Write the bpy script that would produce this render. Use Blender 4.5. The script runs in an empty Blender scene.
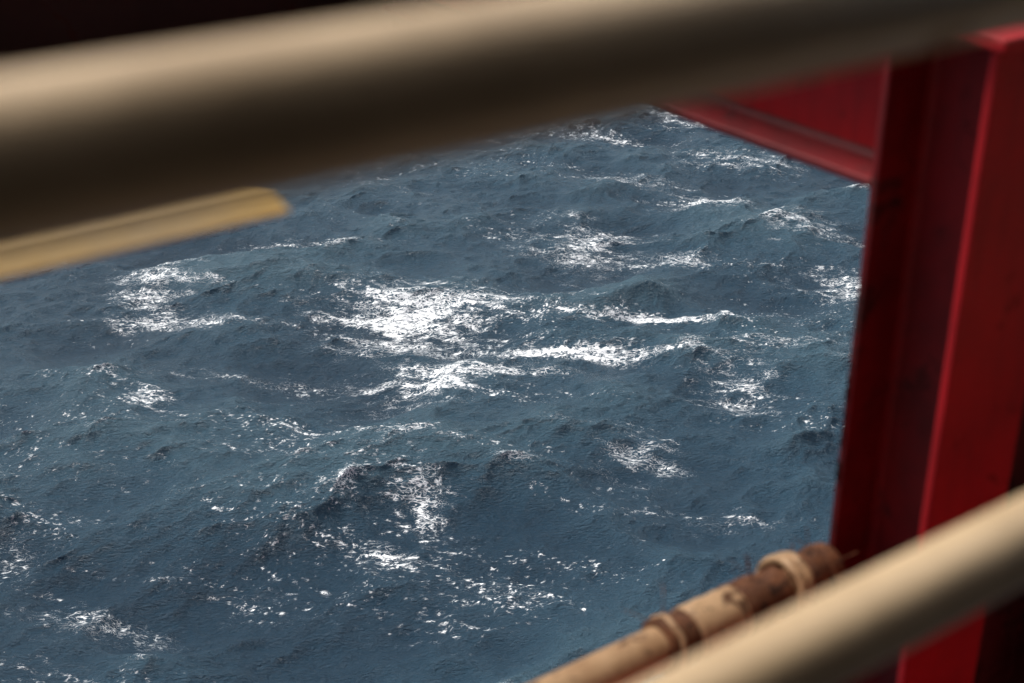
import bpy, bmesh, math, random
import numpy as np
from mathutils import Vector, Matrix
random.seed(4); rng=np.random.default_rng(11)
scn=bpy.context.scene
H=22.0
AZ=math.radians(35.26)

# ------------------------------------------------------------ node helpers
def new_mat(name):
    m=bpy.data.materials.new(name); m.use_nodes=True
    nt=m.node_tree; nt.nodes.clear()
    out=nt.nodes.new('ShaderNodeOutputMaterial'); b=nt.nodes.new('ShaderNodeBsdfPrincipled')
    nt.links.new(b.outputs[0],out.inputs[0])
    return m,nt,b
def N(nt,t,**kw):
    n=nt.nodes.new(t)
    for k,v in kw.items():
        if k.startswith('i_'): n.inputs[k[2:].replace('_',' ')].default_value=v
        else: setattr(n,k,v)
    return n
def math_n(nt,op,a,b=None,clamp=False):
    n=nt.nodes.new('ShaderNodeMath'); n.operation=op; n.use_clamp=clamp
    for i,v in enumerate((a,b)):
        if v is None: continue
        if isinstance(v,(int,float)): n.inputs[i].default_value=v
        else: nt.links.new(v,n.inputs[i])
    return n.outputs[0]
def mapping(nt,scale=(1,1,1),loc=(0,0,0),rot=(0,0,0)):
    tc=nt.nodes.new('ShaderNodeTexCoord'); mp=nt.nodes.new('ShaderNodeMapping')
    mp.inputs['Scale'].default_value=scale; mp.inputs['Location'].default_value=loc; mp.inputs['Rotation'].default_value=rot
    nt.links.new(tc.outputs['Object'],mp.inputs[0]); return mp.outputs[0]
def noise(nt,vec,scale,detail=6,rough=.55,dist=0):
    n=nt.nodes.new('ShaderNodeTexNoise'); n.inputs['Scale'].default_value=scale; n.inputs['Detail'].default_value=detail
    n.inputs['Roughness'].default_value=rough; n.inputs['Distortion'].default_value=dist
    nt.links.new(vec,n.inputs['Vector']); return n.outputs[0]
def ramp(nt,fac,stops):
    r=nt.nodes.new('ShaderNodeValToRGB'); e=r.color_ramp.elements
    while len(e)<len(stops): e.new(.5)
    for i,(p,c) in enumerate(stops): e[i].position=p; e[i].color=(*c,1) if len(c)==3 else c
    nt.links.new(fac,r.inputs[0]); return r.outputs[0]
def mix(nt,fac,a,b):
    m=nt.nodes.new('ShaderNodeMix'); m.data_type='RGBA'
    if isinstance(fac,(int,float)): m.inputs[0].default_value=fac
    else: nt.links.new(fac,m.inputs[0])
    for i,v in ((6,a),(7,b)):
        if isinstance(v,tuple): m.inputs[i].default_value=(*v,1)
        else: nt.links.new(v,m.inputs[i])
    return m.outputs[2]
def bump(nt,b,h,strength,dist):
    n=nt.nodes.new('ShaderNodeBump'); n.inputs['Distance'].default_value=dist
    if isinstance(strength,(int,float)): n.inputs['Strength'].default_value=strength
    else: nt.links.new(strength,n.inputs['Strength'])
    nt.links.new(h,n.inputs['Height']); nt.links.new(n.outputs[0],b.inputs['Normal']); return n

def paint(name,base,dark,rust=(.06,.022,.010),rust_lo=.62,rough=.45,scale=6,streak=True,soft=.04):
    m,nt,b=new_mat(name)
    v=mapping(nt); n1=noise(nt,v,scale,5,.6)
    col=ramp(nt,n1,[(.3,dark),(.62,base)])
    if streak:
        vs=mapping(nt,scale=(14,14,1.6)); n2=noise(nt,vs,2.2,4,.6)
        g=ramp(nt,n2,[(.50,(0,0,0)),(.72,(1,1,1))])
        col=mix(nt,math_n(nt,'MULTIPLY',g,.3),col,tuple(c*.3 for c in dark))
    n3=noise(nt,v,scale*1.7,6,.68,.4)
    rf=ramp(nt,n3,[(rust_lo,(0,0,0)),(rust_lo+soft,(1,1,1))])
    col=mix(nt,rf,col,rust)
    nt.links.new(col,b.inputs['Base Color'])
    nt.links.new(math_n(nt,'ADD',math_n(nt,'MULTIPLY',rf,.4),rough,True),b.inputs['Roughness'])
    hh=noise(nt,v,45,4,.6)
    bump(nt,b,hh,.4,.002)
    return m
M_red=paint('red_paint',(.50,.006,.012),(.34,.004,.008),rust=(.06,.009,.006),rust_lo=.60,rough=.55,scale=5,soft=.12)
M_red_shade=paint('red_paint_shaded',(.17,.002,.005),(.07,.0015,.003),rust=(.02,.006,.005),rust_lo=.58,rough=.6,scale=5,soft=.12)  # darker copy of the red paint, shade put into its colour
M_tan=paint('tan_paint',(.62,.45,.27),(.47,.33,.19),rust=(.25,.14,.07),rust_lo=.60,rough=.34,scale=9,streak=False,soft=.1)
M_pipe=paint('pipe_tan_worn',(.72,.45,.24),(.45,.24,.11),rust=(.13,.05,.02),rust_lo=.55,rough=.5,scale=12,streak=False,soft=.08)
M_rust=paint('rusty_wrap',(.26,.095,.035),(.08,.028,.012),rust=(.03,.012,.007),rust_lo=.55,rough=.75,scale=22,streak=False)
M_dark=paint('dark_steel',(.022,.013,.010),(.010,.006,.005),rust=(.04,.016,.01),rust_lo=.6,rough=.7,scale=4)
M_dred=paint('dark_red_grimy',(.05,.004,.005),(.012,.003,.003),rust=(.012,.006,.005),rust_lo=.55,rough=.6,scale=5,soft=.1)
M_yel=paint('yellow_paint',(.80,.50,.15),(.62,.44,.23),rust=(.5,.38,.24),rust_lo=.55,rough=.45,scale=5,streak=False,soft=.1)
M_deck=paint('deck_paint',(.03,.028,.025),(.015,.014,.013),rust_lo=.6,rough=.8,scale=3,streak=False)

# ------------------------------------------------------------ mesh helpers (platform frame: X along rail, Y outboard)
def obj_from_bm(bm,name,mats,smooth=False,parent=None,place=True):
    me=bpy.data.meshes.new(name); bm.normal_update(); bm.to_mesh(me); bm.free()
    for m in mats: me.materials.append(m)
    if smooth:
        for p in me.polygons: p.use_smooth=True
    o=bpy.data.objects.new(name,me); scn.collection.objects.link(o)
    if parent: o.parent=parent
    elif place: o.location=(0,0,H); o.rotation_euler=(0,0,AZ)
    return o
def empty(name):
    o=bpy.data.objects.new(name,None); scn.collection.objects.link(o); o.location=(0,0,H); o.rotation_euler=(0,0,AZ); return o
def box(bm,a,b,mi=0):
    x0,y0,z0=a;x1,y1,z1=b
    v=[bm.verts.new(p) for p in ((x0,y0,z0),(x1,y0,z0),(x1,y1,z0),(x0,y1,z0),(x0,y0,z1),(x1,y0,z1),(x1,y1,z1),(x0,y1,z1))]
    for f in ((0,3,2,1),(4,5,6,7),(0,1,5,4),(1,2,6,5),(2,3,7,6),(3,0,4,7)):
        bm.faces.new([v[i] for i in f]).material_index=mi
def lathe(bm,prof,p0,axis,seg=40,jit=0,mi=0):
    ax=Vector(axis).normalized(); t=Vector((0,0,1)) if abs(ax.z)<.9 else Vector((1,0,0))
    u=ax.cross(t).normalized(); w=ax.cross(u).normalized(); rings=[]
    for d,r in prof:
        ring=[]
        for i in range(seg):
            a=2*math.pi*i/seg; rr=r+random.uniform(-jit,jit)
            ring.append(bm.verts.new(Vector(p0)+ax*(d+random.uniform(-jit,jit))+(u*math.cos(a)+w*math.sin(a))*rr))
        rings.append(ring)
    for A,B in zip(rings,rings[1:]):
        for i in range(seg):
            f=bm.faces.new((A[i],A[(i+1)%seg],B[(i+1)%seg],B[i])); f.material_index=mi
    for R in (rings[0],rings[-1]): 
        f=bm.faces.new(R); f.material_index=mi
    bmesh.ops.recalc_face_normals(bm,faces=bm.faces)
def bevel(o,w=.003,seg=2):
    m=o.modifiers.new('bev','BEVEL'); m.width=w; m.segments=seg; m.limit_method='ANGLE'; m.angle_limit=math.radians(40)
    return o
def profile_extrude(bm,poly,path_axis,a,b,n=1,jit=0):
    rings=[]
    for j in range(n+1):
        c=a+(b-a)*j/n; r=[]
        for (p,q) in poly:
            jp=random.uniform(-jit,jit); jq=random.uniform(-jit,jit)
            co={2:(p+jp,q+jq,c),1:(p+jp,c,q+jq),0:(c,p+jp,q+jq)}[path_axis]
            r.append(bm.verts.new(co))
        rings.append(r)
    k=len(poly)
    for A,B in zip(rings,rings[1:]):
        for i in range(k): bm.faces.new((A[i],A[(i+1)%k],B[(i+1)%k],B[i]))
    bm.faces.new(rings[0]); bm.faces.new(rings[-1])
    bmesh.ops.recalc_face_normals(bm,faces=bm.faces)
def Hpoly(x0,x1,y0,y1,tf,tw,rootr=.012):
    xm=(x0+x1)/2; r=rootr
    return [(x0,y0),(x1,y0),(x1,y0+tf),(xm+tw/2+r,y0+tf),(xm+tw/2+r*.3,y0+tf+r*.3),(xm+tw/2,y0+tf+r),
            (xm+tw/2,y1-tf-r),(xm+tw/2+r*.3,y1-tf-r*.3),(xm+tw/2+r,y1-tf),(x1,y1-tf),(x1,y1),(x0,y1),(x0,y1-tf),
            (xm-tw/2-r,y1-tf),(xm-tw/2-r*.3,y1-tf-r*.3),(xm-tw/2,y1-tf-r),(xm-tw/2,y0+tf+r),(xm-tw/2-r*.3,y0+tf+r*.3),(xm-tw/2-r,y0+tf),(x0,y0+tf)]

# ------------------------------------------------------------ guard railing
rail=empty('guard_railing')
RN=.455
bm=bmesh.new(); lathe(bm,[(0,.029),(6.5,.029)],(-3.5,RN,-.151),(1,0,0),48); obj_from_bm(bm,'handrail',[M_tan],True,rail)
bm=bmesh.new(); lathe(bm,[(0,.027),(6.5,.027)],(-3.5,RN,-.538),(1,0,0),48); obj_from_bm(bm,'mid_rail',[M_tan],True,rail)
for i,s in enumerate((-3.2,-1.75,-.45,1.25,2.7)):
    bm=bmesh.new(); lathe(bm,[(0,.024),(1.08,.024)],(s,RN,-1.245),(0,0,1),24)
    lathe(bm,[(0,.06),(.012,.06)],(s,RN,-1.247),(0,0,1),24)
    obj_from_bm(bm,f'stanchion_{i+1}',[M_tan],True,rail)
bm=bmesh.new(); box(bm,(-3.5,.49,-1.245),(3.0,.498,-1.12)); obj_from_bm(bm,'toe_board',[M_tan],False,rail)

# ------------------------------------------------------------ deck / hull behind the camera
bm=bmesh.new(); box(bm,(-9,-6,-1.45),(9,.55,-1.25)); bevel(obj_from_bm(bm,'ship_deck',[M_deck]),.01)
bm=bmesh.new(); box(bm,(-9,-9,-26),(9,.30,-1.455)); obj_from_bm(bm,'ship_hull',[M_red])
bm=bmesh.new(); box(bm,(-9,-2.0,-1.247),(9,-1.85,1.6))  # unseen wall with ribs, added to keep the rail's inboard side dark
for i in range(13): box(bm,(-8.9+i*1.45,-1.85,-1.247),(-8.82+i*1.45,-1.77,1.6))
obj_from_bm(bm,'shade_wall',[M_dark])
bm=bmesh.new(); box(bm,(-9,-6,1.603),(9,.25,1.75))  # unseen roof with beams, added to block sky light from the rail
for i in range(7): box(bm,(-8.5+i*2.8,-1.8,1.40),(-8.38+i*2.8,.2,1.60))
obj_from_bm(bm,'shade_roof',[M_dark])

# ------------------------------------------------------------ red steel frame
frame=empty('red_steel_frame')
bm=bmesh.new()
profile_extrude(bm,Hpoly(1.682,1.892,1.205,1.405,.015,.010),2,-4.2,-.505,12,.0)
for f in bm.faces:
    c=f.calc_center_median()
    if c.y>1.2215 and c.x<1.80: f.material_index=1  # recess shade painted on: web and far flange get the darker red
bevel(obj_from_bm(bm,'column',[M_red,M_red_shade],False,frame),.003,2)
bm=bmesh.new()
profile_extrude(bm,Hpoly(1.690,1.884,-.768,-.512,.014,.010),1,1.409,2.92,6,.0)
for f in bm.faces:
    if f.calc_center_median().z<-.735: f.material_index=1  # bottom flange shade painted in with the darker red
bevel(obj_from_bm(bm,'cantilever_beam',[M_red,M_red_shade],False,frame),.003,2)
bm=bmesh.new(); box(bm,(1.66,1.18,-.500),(1.915,1.43,-.482)); 
box(bm,(1.70,.30,-3.2),(1.87,1.202,-2.95))
bevel(obj_from_bm(bm,'cap_plate',[M_red],False,frame),.004)
bm=bmesh.new(); profile_extrude(bm,Hpoly(1.21,1.40,-.76,-.52,.014,.01),0,1.90,5.5,6,.0)
bevel(obj_from_bm(bm,'side_beam',[M_red],False,frame),.003)
bm=bmesh.new(); box(bm,(1.896,1.262,-4.2),(3.2,1.270,-.765))
for k in range(4): box(bm,(2.1+k*.3,1.225,-4.2),(2.11+k*.3,1.259,-.77))
obj_from_bm(bm,'side_plate',[M_dred],False,frame)
def scabs(name,spec,mat):
    bm=bmesh.new()
    for (x,y,z,r) in spec:
        m=Matrix.Translation((x,y,z))@Matrix.Diagonal((random.uniform(.7,1.2)*r,random.uniform(.3,.5)*r,random.uniform(1.2,2.6)*r,1))
        g=bmesh.ops.create_icosphere(bm,subdivisions=2,radius=1,matrix=m)
        for v in g['verts']: v.co+=Vector([random.uniform(-.25,.25)*r for _ in range(3)])
    return obj_from_bm(bm,name,[mat],False,frame)
scabs('rust_scabs',[(1.684,1.400,random.uniform(-1.30,-1.05),random.uniform(.003,.008)) for _ in range(24)]+
      [(1.684,1.400,random.uniform(-1.6,-.8),random.uniform(.001,.003)) for _ in range(30)],M_dred)

# outboard dark girder carried by the cantilever
gird=empty('walkway_girder')
bm=bmesh.new(); profile_extrude(bm,Hpoly(2.93,3.23,-.93,.55,.03,.02,.02),0,-9,9,8)
obj_from_bm(bm,'girder',[M_dark],False,gird)
bm=bmesh.new()
for i in range(14): box(bm,(-8.6+i*1.3,2.935,-.895),(-8.585+i*1.3,3.065,.515))
box(bm,(-9,2.90,-.40),(9,2.926,-.33)); box(bm,(-9,2.88,-.62),(9,2.926,-.60))
obj_from_bm(bm,'stiffeners',[M_dark],False,gird)

# yellow ledge plate with a folded lip
yb=empty('yellow_ledge_plate')
bm=bmesh.new(); profile_extrude(bm,[(1.062,-.441),(1.066,-.445),(1.082,-.435),(1.30,-.435),(1.30,-.429),(1.078,-.429)],0,-5,.515,10,.0003)
for v in bm.verts:
    if v.co.x>.50: v.co.x-=max(0,v.co.y-1.07)*.9
bevel(obj_from_bm(bm,'plate',[M_yel],False,yb),.001)
bm=bmesh.new(); box(bm,(-1.25,.30,-.50),(-1.19,1.28,-.458)); box(bm,(-1.25,.27,-1.40),(-1.19,.30,-.458)); obj_from_bm(bm,'bracket',[M_yel],False,yb)

# ------------------------------------------------------------ wrapped pipe
wp=empty('wrapped_pipe')
PN,PZ,PR=1.40,-1.48,.036
bm=bmesh.new(); lathe(bm,[(i*.05,PR) for i in range(94)],(-2.98,PN,PZ),(1,0,0),40,.0002)
obj_from_bm(bm,'pipe',[M_pipe],True,wp)
def sleeve(name,s0,s1,r,mat,jit=.0012,n=14,lump=.002):
    bm=bmesh.new(); prof=[(0,PR*.98)]
    for i in range(n+1):
        prof.append(((s1-s0)*i/n+.0005,r+lump*math.sin(i*1.9)+random.uniform(-lump,lump)*.6))
    prof.append((s1-s0+.002,PR*.98))
    lathe(bm,prof,(s0,PN,PZ),(1,0,0),44,jit,0); o=obj_from_bm(bm,name,[mat],True,wp)
    return o
sleeve('clamp_band_1',1.285,1.318,.045,M_rust)
sleeve('tape_1',1.318,1.345,.041,M_rust)
sleeve('sleeve_1',1.347,1.455,.046,M_pipe,.0005,10,.0008)
sleeve('tape_2',1.455,1.50,.045,M_rust,.002)
sleeve('tape_3',1.502,1.56,.041,M_rust,.002)
sleeve('tape_4',1.588,1.650,.044,M_rust,.002,14,.003)
sleeve('end_collar',1.652,1.680,.047,M_rust,.001,6,.001)
def tube(bm,pts,r,seg=8,closed=False):
    n=len(pts); rings=[]
    for i,p in enumerate(pts):
        a=pts[(i-1)%n] if (closed or i>0) else p; b=pts[(i+1)%n] if (closed or i<n-1) else p
        t=(Vector(b)-Vector(a)).normalized(); up=Vector((0,0,1)) if abs(t.z)<.9 else Vector((1,0,0))
        u=t.cross(up).normalized(); w=t.cross(u).normalized()
        rings.append([bm.verts.new(Vector(p)+(u*math.cos(2*math.pi*k/seg)+w*math.sin(2*math.pi*k/seg))*r) for k in range(seg)])
    for i in range(n if closed else n-1):
        A=rings[i];B=rings[(i+1)%n]
        for k in range(seg): bm.faces.new((A[k],A[(k+1)%seg],B[(k+1)%seg],B[k]))
bm=bmesh.new()
for c,rr,tilt,th in ((1.566,.052,.18,.0085),(1.580,.052,.30,.0065),(1.30,.046,.12,.004)):
    pts=[]
    for i in range(40):
        a=2*math.pi*i/40; pts.append((c+tilt*rr*math.cos(a)+.002*math.sin(5*a),PN+rr*math.sin(a),PZ+rr*math.cos(a)))
    rings=[]
    for i,p in enumerate(pts):
        a=2*math.pi*i/40; rad=Vector((0,math.sin(a),math.cos(a))); ax=Vector((1,0,0))
        rings.append([bm.verts.new(Vector(p)+(rad*math.cos(q)*th+ax*math.sin(q)*th*1.3)) for q in [2*math.pi*k/8 for k in range(8)]])
    for i in range(40):
        A=rings[i];B=rings[(i+1)%40]
        for k in range(8): bm.faces.new((A[k],A[(k+1)%8],B[(k+1)%8],B[k]))
bmesh.ops.recalc_face_normals(bm,faces=bm.faces)
obj_from_bm(bm,'strap_loops',[M_pipe],True,wp)
bm=bmesh.new()
for i in range(30):
    s=random.choice((1.50,1.56,1.60,1.65,1.31))+random.uniform(-.02,.02); a=random.uniform(-1.6,1.0); Lf=random.uniform(.015,.055)
    p=Vector((s,PN+.041*math.sin(a),PZ+.041*math.cos(a))); d=Vector((random.uniform(-.6,.6),math.sin(a),math.cos(a))).normalized()
    c=Vector((random.uniform(-1,1),random.uniform(-1,1),random.uniform(-1,.6)))*.3
    tube(bm,[p+d*Lf*t+c*Lf*t*t for t in (0,.25,.5,.75,1)],.0011,4)
obj_from_bm(bm,'frayed_fibres',[M_rust],True,wp)

# ------------------------------------------------------------ SEA
NN=2048; L=128.0
k1=2*np.pi*np.fft.fftfreq(NN,L/NN); KX,KY=np.meshgrid(k1,k1,indexing='xy'); K=np.hypot(KX,KY); K[0,0]=1
wd=np.array([.30,-1.0]); wd/=np.linalg.norm(wd)
cs=(KX*wd[0]+KY*wd[1])/K
def field(P,seed):
    r=np.random.default_rng(seed); z=r.normal(size=K.shape)+1j*r.normal(size=K.shape)
    s=z*np.sqrt(P); s[0,0]=0; return s
P=np.exp(-(0.55/K)**2)/K**4.1*(0.16+np.abs(cs)**2.0)*np.exp(-(K*.045)**2)
sp=field(P,5); sp=np.fft.fft2(np.fft.ifft2(sp).real)
rms=np.fft.ifft2(sp).real.std(); sp*=.265/rms
P2=np.exp(-(6.0/K)**2)/K**3.4*(0.25+np.abs(cs)**2.0)*np.exp(-(K*.036)**2)
s2=field(P2,6); s2=np.fft.fft2(np.fft.ifft2(s2).real); s2*=.021/np.fft.ifft2(s2).real.std()
hh=np.fft.ifft2(sp+s2).real
Dx=np.fft.ifft2(1j*KX/K*(sp+.3*s2)).real; Dy=np.fft.ifft2(1j*KY/K*(sp+.3*s2)).real
lp=np.exp(-(K*.22)**2); lam=1.0
Jxx=1-lam*np.fft.ifft2(KX*KX/K*sp*lp).real; Jyy=1-lam*np.fft.ifft2(KY*KY/K*sp*lp).real; Jxy=-lam*np.fft.ifft2(KX*KY/K*sp*lp).real
J=Jxx*Jyy-Jxy**2
def nrm(a): a=a-a.mean(); return a/a.std()
ca=(KX*.97-KY*.24)/1.0; cb=(KX*.24+KY*.97)
Pst=1/(1+(ca*2.6)**2+(cb*.75)**2)**1.6
streak=nrm(np.fft.ifft2(field(Pst,21)).real)
Ks=np.hypot(ca*1.7,cb*.5)
Pf=1/(1+(Ks*.6)**2)**1.3
turb=nrm(np.fft.ifft2(field(Pf,33)).real); turb2=nrm(np.fft.ifft2(field(Pf,34)).real)
Pl=1/(1+(ca*4)**2+(cb*.5)**2)**1.45
lines=nrm(np.fft.ifft2(field(Pl,36)).real)
Pb=1/(1+(K*4.5)**2)**2.2
big=nrm(np.fft.ifft2(field(Pb,35)).real)
jt=np.percentile(J,3.5)
auto=np.clip((jt-J)/.2,0,1)
sm=np.exp(-(K*.16)**2)
auto=np.clip(np.fft.ifft2(np.fft.fft2(auto)*sm).real*1.4,0,1)
ridge=np.exp(-(turb/.11)**2)*.7+np.exp(-(turb2/.08)**2)*.6
lr=np.exp(-(lines/.05)**2)
wisps=np.clip(ridge*np.clip(big*.5+streak*.5-.10,0,1.2),0,1.1)
wl=np.clip(lr*np.clip(streak*.6+big*.3+.32,0,1.1),0,1.0)

def axis(lo,hi,step,far,g=1.13):
    c=list(np.arange(lo,hi+1e-6,step)); s=step; x=c[-1]; up=[]
    while x<far: s*=g; x+=s; up.append(x)
    s=step; x=c[0]; dn=[]
    while x>-far: s*=g; x-=s; dn.append(x)
    return np.array(dn[::-1]+c+up)
xs=axis(-30,30,.062,5000); ys=axis(24,84,.062,5000)
X,Y=np.meshgrid(xs,ys); nx,ny=len(xs),len(ys)
def samp(F,X,Y):
    u=(X/L*NN)%NN; v=(Y/L*NN)%NN; i=np.floor(u).astype(int); j=np.floor(v).astype(int); fu=u-i; fv=v-j
    i%=NN; j%=NN; i2=(i+1)%NN; j2=(j+1)%NN
    return F[j,i]*(1-fu)*(1-fv)+F[j,i2]*fu*(1-fv)+F[j2,i]*(1-fu)*fv+F[j2,i2]*fu*fv
Xs=X+7; Ys=Y+3
h=samp(hh,Xs,Ys); dx=samp(Dx,Xs,Ys); dy=samp(Dy,Xs,Ys)
far=np.maximum(np.maximum(np.abs(X)-30,0),np.maximum(np.maximum(24-Y,Y-84),0)); att=1/(1+far/60)
T1=samp(turb,Xs,Ys); T2=samp(turb2,Xs,Ys); RG=samp(ridge,Xs,Ys); ST=samp(lr,Xs,Ys)
crests=[(4.3,48.4,3.0,1.05,1.0,.10),(-11.5,50.3,3.0,1.1,.75,-.1),(10.0,47.0,4.5,.9,.35,.05),
        (8.5,38.0,1.8,.8,.35,.1),(-4.0,49.5,3.2,1.1,.30,-.05),(3.0,57.5,2.5,1.0,.4,.1)]
for cx,cy,a,b,hg,sk in crests:
    u=(X-cx)/a; v=(Y-cy-sk*(X-cx)*1.0-.35*np.sin((X-cx)*1.1))/b
    e=np.exp(-u*u)
    prof=np.where(v<0,np.exp(-np.abs(v/.65)**1.4),np.exp(-np.abs(v/1.7)**1.5))-.28*np.exp(-((v+1.6)/.8)**2)
    h+=hg*e*prof; dy-=.18*hg*e*np.exp(-(v)**2)
foam=samp(auto,Xs,Ys)*.5+samp(wisps,Xs,Ys)*.58+samp(wl,Xs,Ys)*.60
patches=[(-14.0,49.8,1.5,1.7,.95),(-12.6,46.6,1.6,.6,.4),(-3.9,47.4,2.5,1.6,1.15),(-1.2,48.6,2.4,.9,.5),(-2.4,41.9,1.7,1.2,.95),(2.4,44.2,2.6,.36,1.15),(-.3,43.0,2.4,.4,.7),
 (2.8,54.7,1.9,1.9,.9),(3.9,47.3,1.5,.28,1.2),(6.6,46.9,1.2,.3,.8),(8.3,59.4,1.5,.9,1.0),(7.4,41.8,1.3,1.3,.7),(4.2,37.2,.9,.9,.6),(-2.35,34.5,.6,.8,.85),
 (-3.3,32.2,.9,.4,.7),(-11.6,40.8,.55,.8,.75),(-10.2,29.5,2.0,.5,.42),(.2,30.7,1.2,.5,.42),(12.5,55.8,1.6,1.5,.8),(-13.4,32.2,.8,.6,.4),
 (-8.5,43.0,2.4,.4,.4),(6.8,52.5,1.4,.6,.6),(-9.0,54.5,2.2,.5,.45),(13.2,50.0,1.6,1.2,.75),(9.5,44.5,2.4,.4,.5),(5.5,62,2.2,.6,.6),(11.5,64.5,2.6,1.0,.7),(4,69,2.5,.7,.4),(10,72,2.5,1.,.7),
 (-5.6,38.4,1.4,.4,.35),(6.3,33.8,1.0,.4,.4),(-6.6,30.4,1.0,.4,.35),(2.2,38.8,1.2,.4,.35),(-12.5,47.0,2.6,.3,.5),(-5,45.0,2.0,.35,.45)]
for cx,cy,a,b,s in patches:
    a*=1.12; b*=1.12
    u=(X-cx+.35*T2*a)/a; v=(Y-cy+.35*T1*b+.10*(X-cx))/b
    foam+=s*1.15*np.exp(-(u*u+v*v)**.9)*np.clip(.48+.5*RG+.55*ST,0,1.25)
foam=np.clip(foam,0,1.3)*np.clip(att*1.2-.2,0,1)
dx*=lam; dy*=lam
co=np.empty((ny,nx,3),np.float32); co[...,0]=X+dx*att; co[...,1]=Y+dy*att; co[...,2]=h*att
idx=np.arange(nx*ny).reshape(ny,nx)
q=np.stack([idx[:-1,:-1],idx[:-1,1:],idx[1:,1:],idx[1:,:-1]],-1).reshape(-1,4).astype(np.int32)
me=bpy.data.meshes.new('sea'); me.vertices.add(nx*ny); me.vertices.foreach_set('co',co.ravel())
me.loops.add(q.size); me.loops.foreach_set('vertex_index',q.ravel())
me.polygons.add(len(q)); me.polygons.foreach_set('loop_start',np.arange(0,q.size,4,dtype=np.int32)); me.polygons.foreach_set('loop_total',np.full(len(q),4,np.int32))
me.polygons.foreach_set('use_smooth',np.ones(len(q),bool))
me.update(calc_edges=True)
at=me.attributes.new('foam','FLOAT','POINT'); at.data.foreach_set('value',foam.astype(np.float32).ravel())
at=me.attributes.new('crest','FLOAT','POINT'); at.data.foreach_set('value',np.clip(h*att*.6+.5,0,1).astype(np.float32).ravel())
sea=bpy.data.objects.new('sea',me); scn.collection.objects.link(sea)

m,nt,b=new_mat('sea_water'); me.materials.append(m)
fa=N(nt,'ShaderNodeAttribute',attribute_name='foam').outputs['Fac']
cr=N(nt,'ShaderNodeAttribute',attribute_name='crest').outputs['Fac']
v=mapping(nt,scale=(.45,1,1),rot=(0,0,.2))
nw=N(nt,'ShaderNodeTexNoise'); nw.inputs['Scale'].default_value=3.0; nw.inputs['Detail'].default_value=4; nt.links.new(v,nw.inputs['Vector'])
wv=N(nt,'ShaderNodeVectorMath',operation='MULTIPLY_ADD'); nt.links.new(nw.outputs['Color'],wv.inputs[0]); wv.inputs[1].default_value=(.9,.9,0); nt.links.new(v,wv.inputs[2])
vo=N(nt,'ShaderNodeTexVoronoi',feature='DISTANCE_TO_EDGE'); vo.inputs['Scale'].default_value=9.0; nt.links.new(wv.outputs[0],vo.inputs['Vector'])
l1=math_n(nt,'SUBTRACT',1,math_n(nt,'MULTIPLY',vo.outputs['Distance'],4.0),True)
n5=noise(nt,wv.outputs[0],26,4,.72)
lacy=math_n(nt,'ADD',math_n(nt,'MULTIPLY',l1,.50),math_n(nt,'MULTIPLY',n5,.90))
tot=math_n(nt,'ADD',lacy,math_n(nt,'MULTIPLY',fa,.80))
mr=N(nt,'ShaderNodeMapRange',interpolation_type='SMOOTHSTEP'); mr.inputs['From Min'].default_value=.96; mr.inputs['From Max'].default_value=1.40
nt.links.new(tot,mr.inputs['Value']); ff=mr.outputs[0]
ff=math_n(nt,'MULTIPLY',ff,math_n(nt,'MULTIPLY',fa,4,True))
wc=ramp(nt,cr,[(.2,(.022,.054,.088)),(.5,(.036,.082,.124)),(.85,(.062,.124,.168))])
aer=math_n(nt,'MULTIPLY',math_n(nt,'SUBTRACT',fa,.20,True),.34)
wc=mix(nt,aer,wc,(.22,.31,.38))
col=mix(nt,ff,wc,(.93,.94,.95))
nt.links.new(col,b.inputs['Base Color'])
nt.links.new(math_n(nt,'ADD',.24,math_n(nt,'MULTIPLY',ff,.6)),b.inputs['Roughness'])
b.inputs['IOR'].default_value=1.333
rv=mapping(nt,scale=(1,2.0,1),rot=(0,0,.29))
r1=noise(nt,rv,7.0,5,.66,.2)
bump(nt,b,r1,math_n(nt,'SUBTRACT',1.0,math_n(nt,'MULTIPLY',ff,.8),True),.20)

# ------------------------------------------------------------ world, sun, camera
w=bpy.data.worlds.new('World'); scn.world=w; w.use_nodes=True; wn=w.node_tree
bg=wn.nodes['Background']; sk=wn.nodes.new('ShaderNodeTexSky'); sk.sky_type='NISHITA'; sk.sun_disc=False
SE=math.radians(50); SA=math.radians(-52)
sk.sun_elevation=SE; sk.sun_rotation=SA; sk.dust_density=5; sk.air_density=1.0
hs=wn.nodes.new('ShaderNodeHueSaturation'); hs.inputs['Saturation'].default_value=.45
wn.links.new(sk.outputs[0],hs.inputs['Color']); wn.links.new(hs.outputs[0],bg.inputs[0]); bg.inputs[1].default_value=.15
sl=bpy.data.lights.new('sun','SUN'); sl.energy=3.5; sl.angle=math.radians(22); sl.color=(1,.97,.92)
so=bpy.data.objects.new('sun',sl); scn.collection.objects.link(so)
d=Vector((math.sin(SA)*math.cos(SE),math.cos(SA)*math.cos(SE),math.sin(SE)))
so.rotation_euler=(-d).to_track_quat('-Z','Y').to_euler(); so.location=(0,0,60)
cam=bpy.data.cameras.new('camera'); co_=bpy.data.objects.new('camera',cam); scn.collection.objects.link(co_)
co_.location=(0,0,H); co_.rotation_euler=(math.radians(64),0,0); cam.lens=50; cam.sensor_width=36; cam.clip_start=.02; cam.clip_end=12000
cam.dof.use_dof=True; cam.dof.focus_distance=48; cam.dof.aperture_fstop=3.6
scn.camera=co_
scn.view_settings.view_transform='Standard'; scn.view_settings.look='None'; scn.view_settings.exposure=0
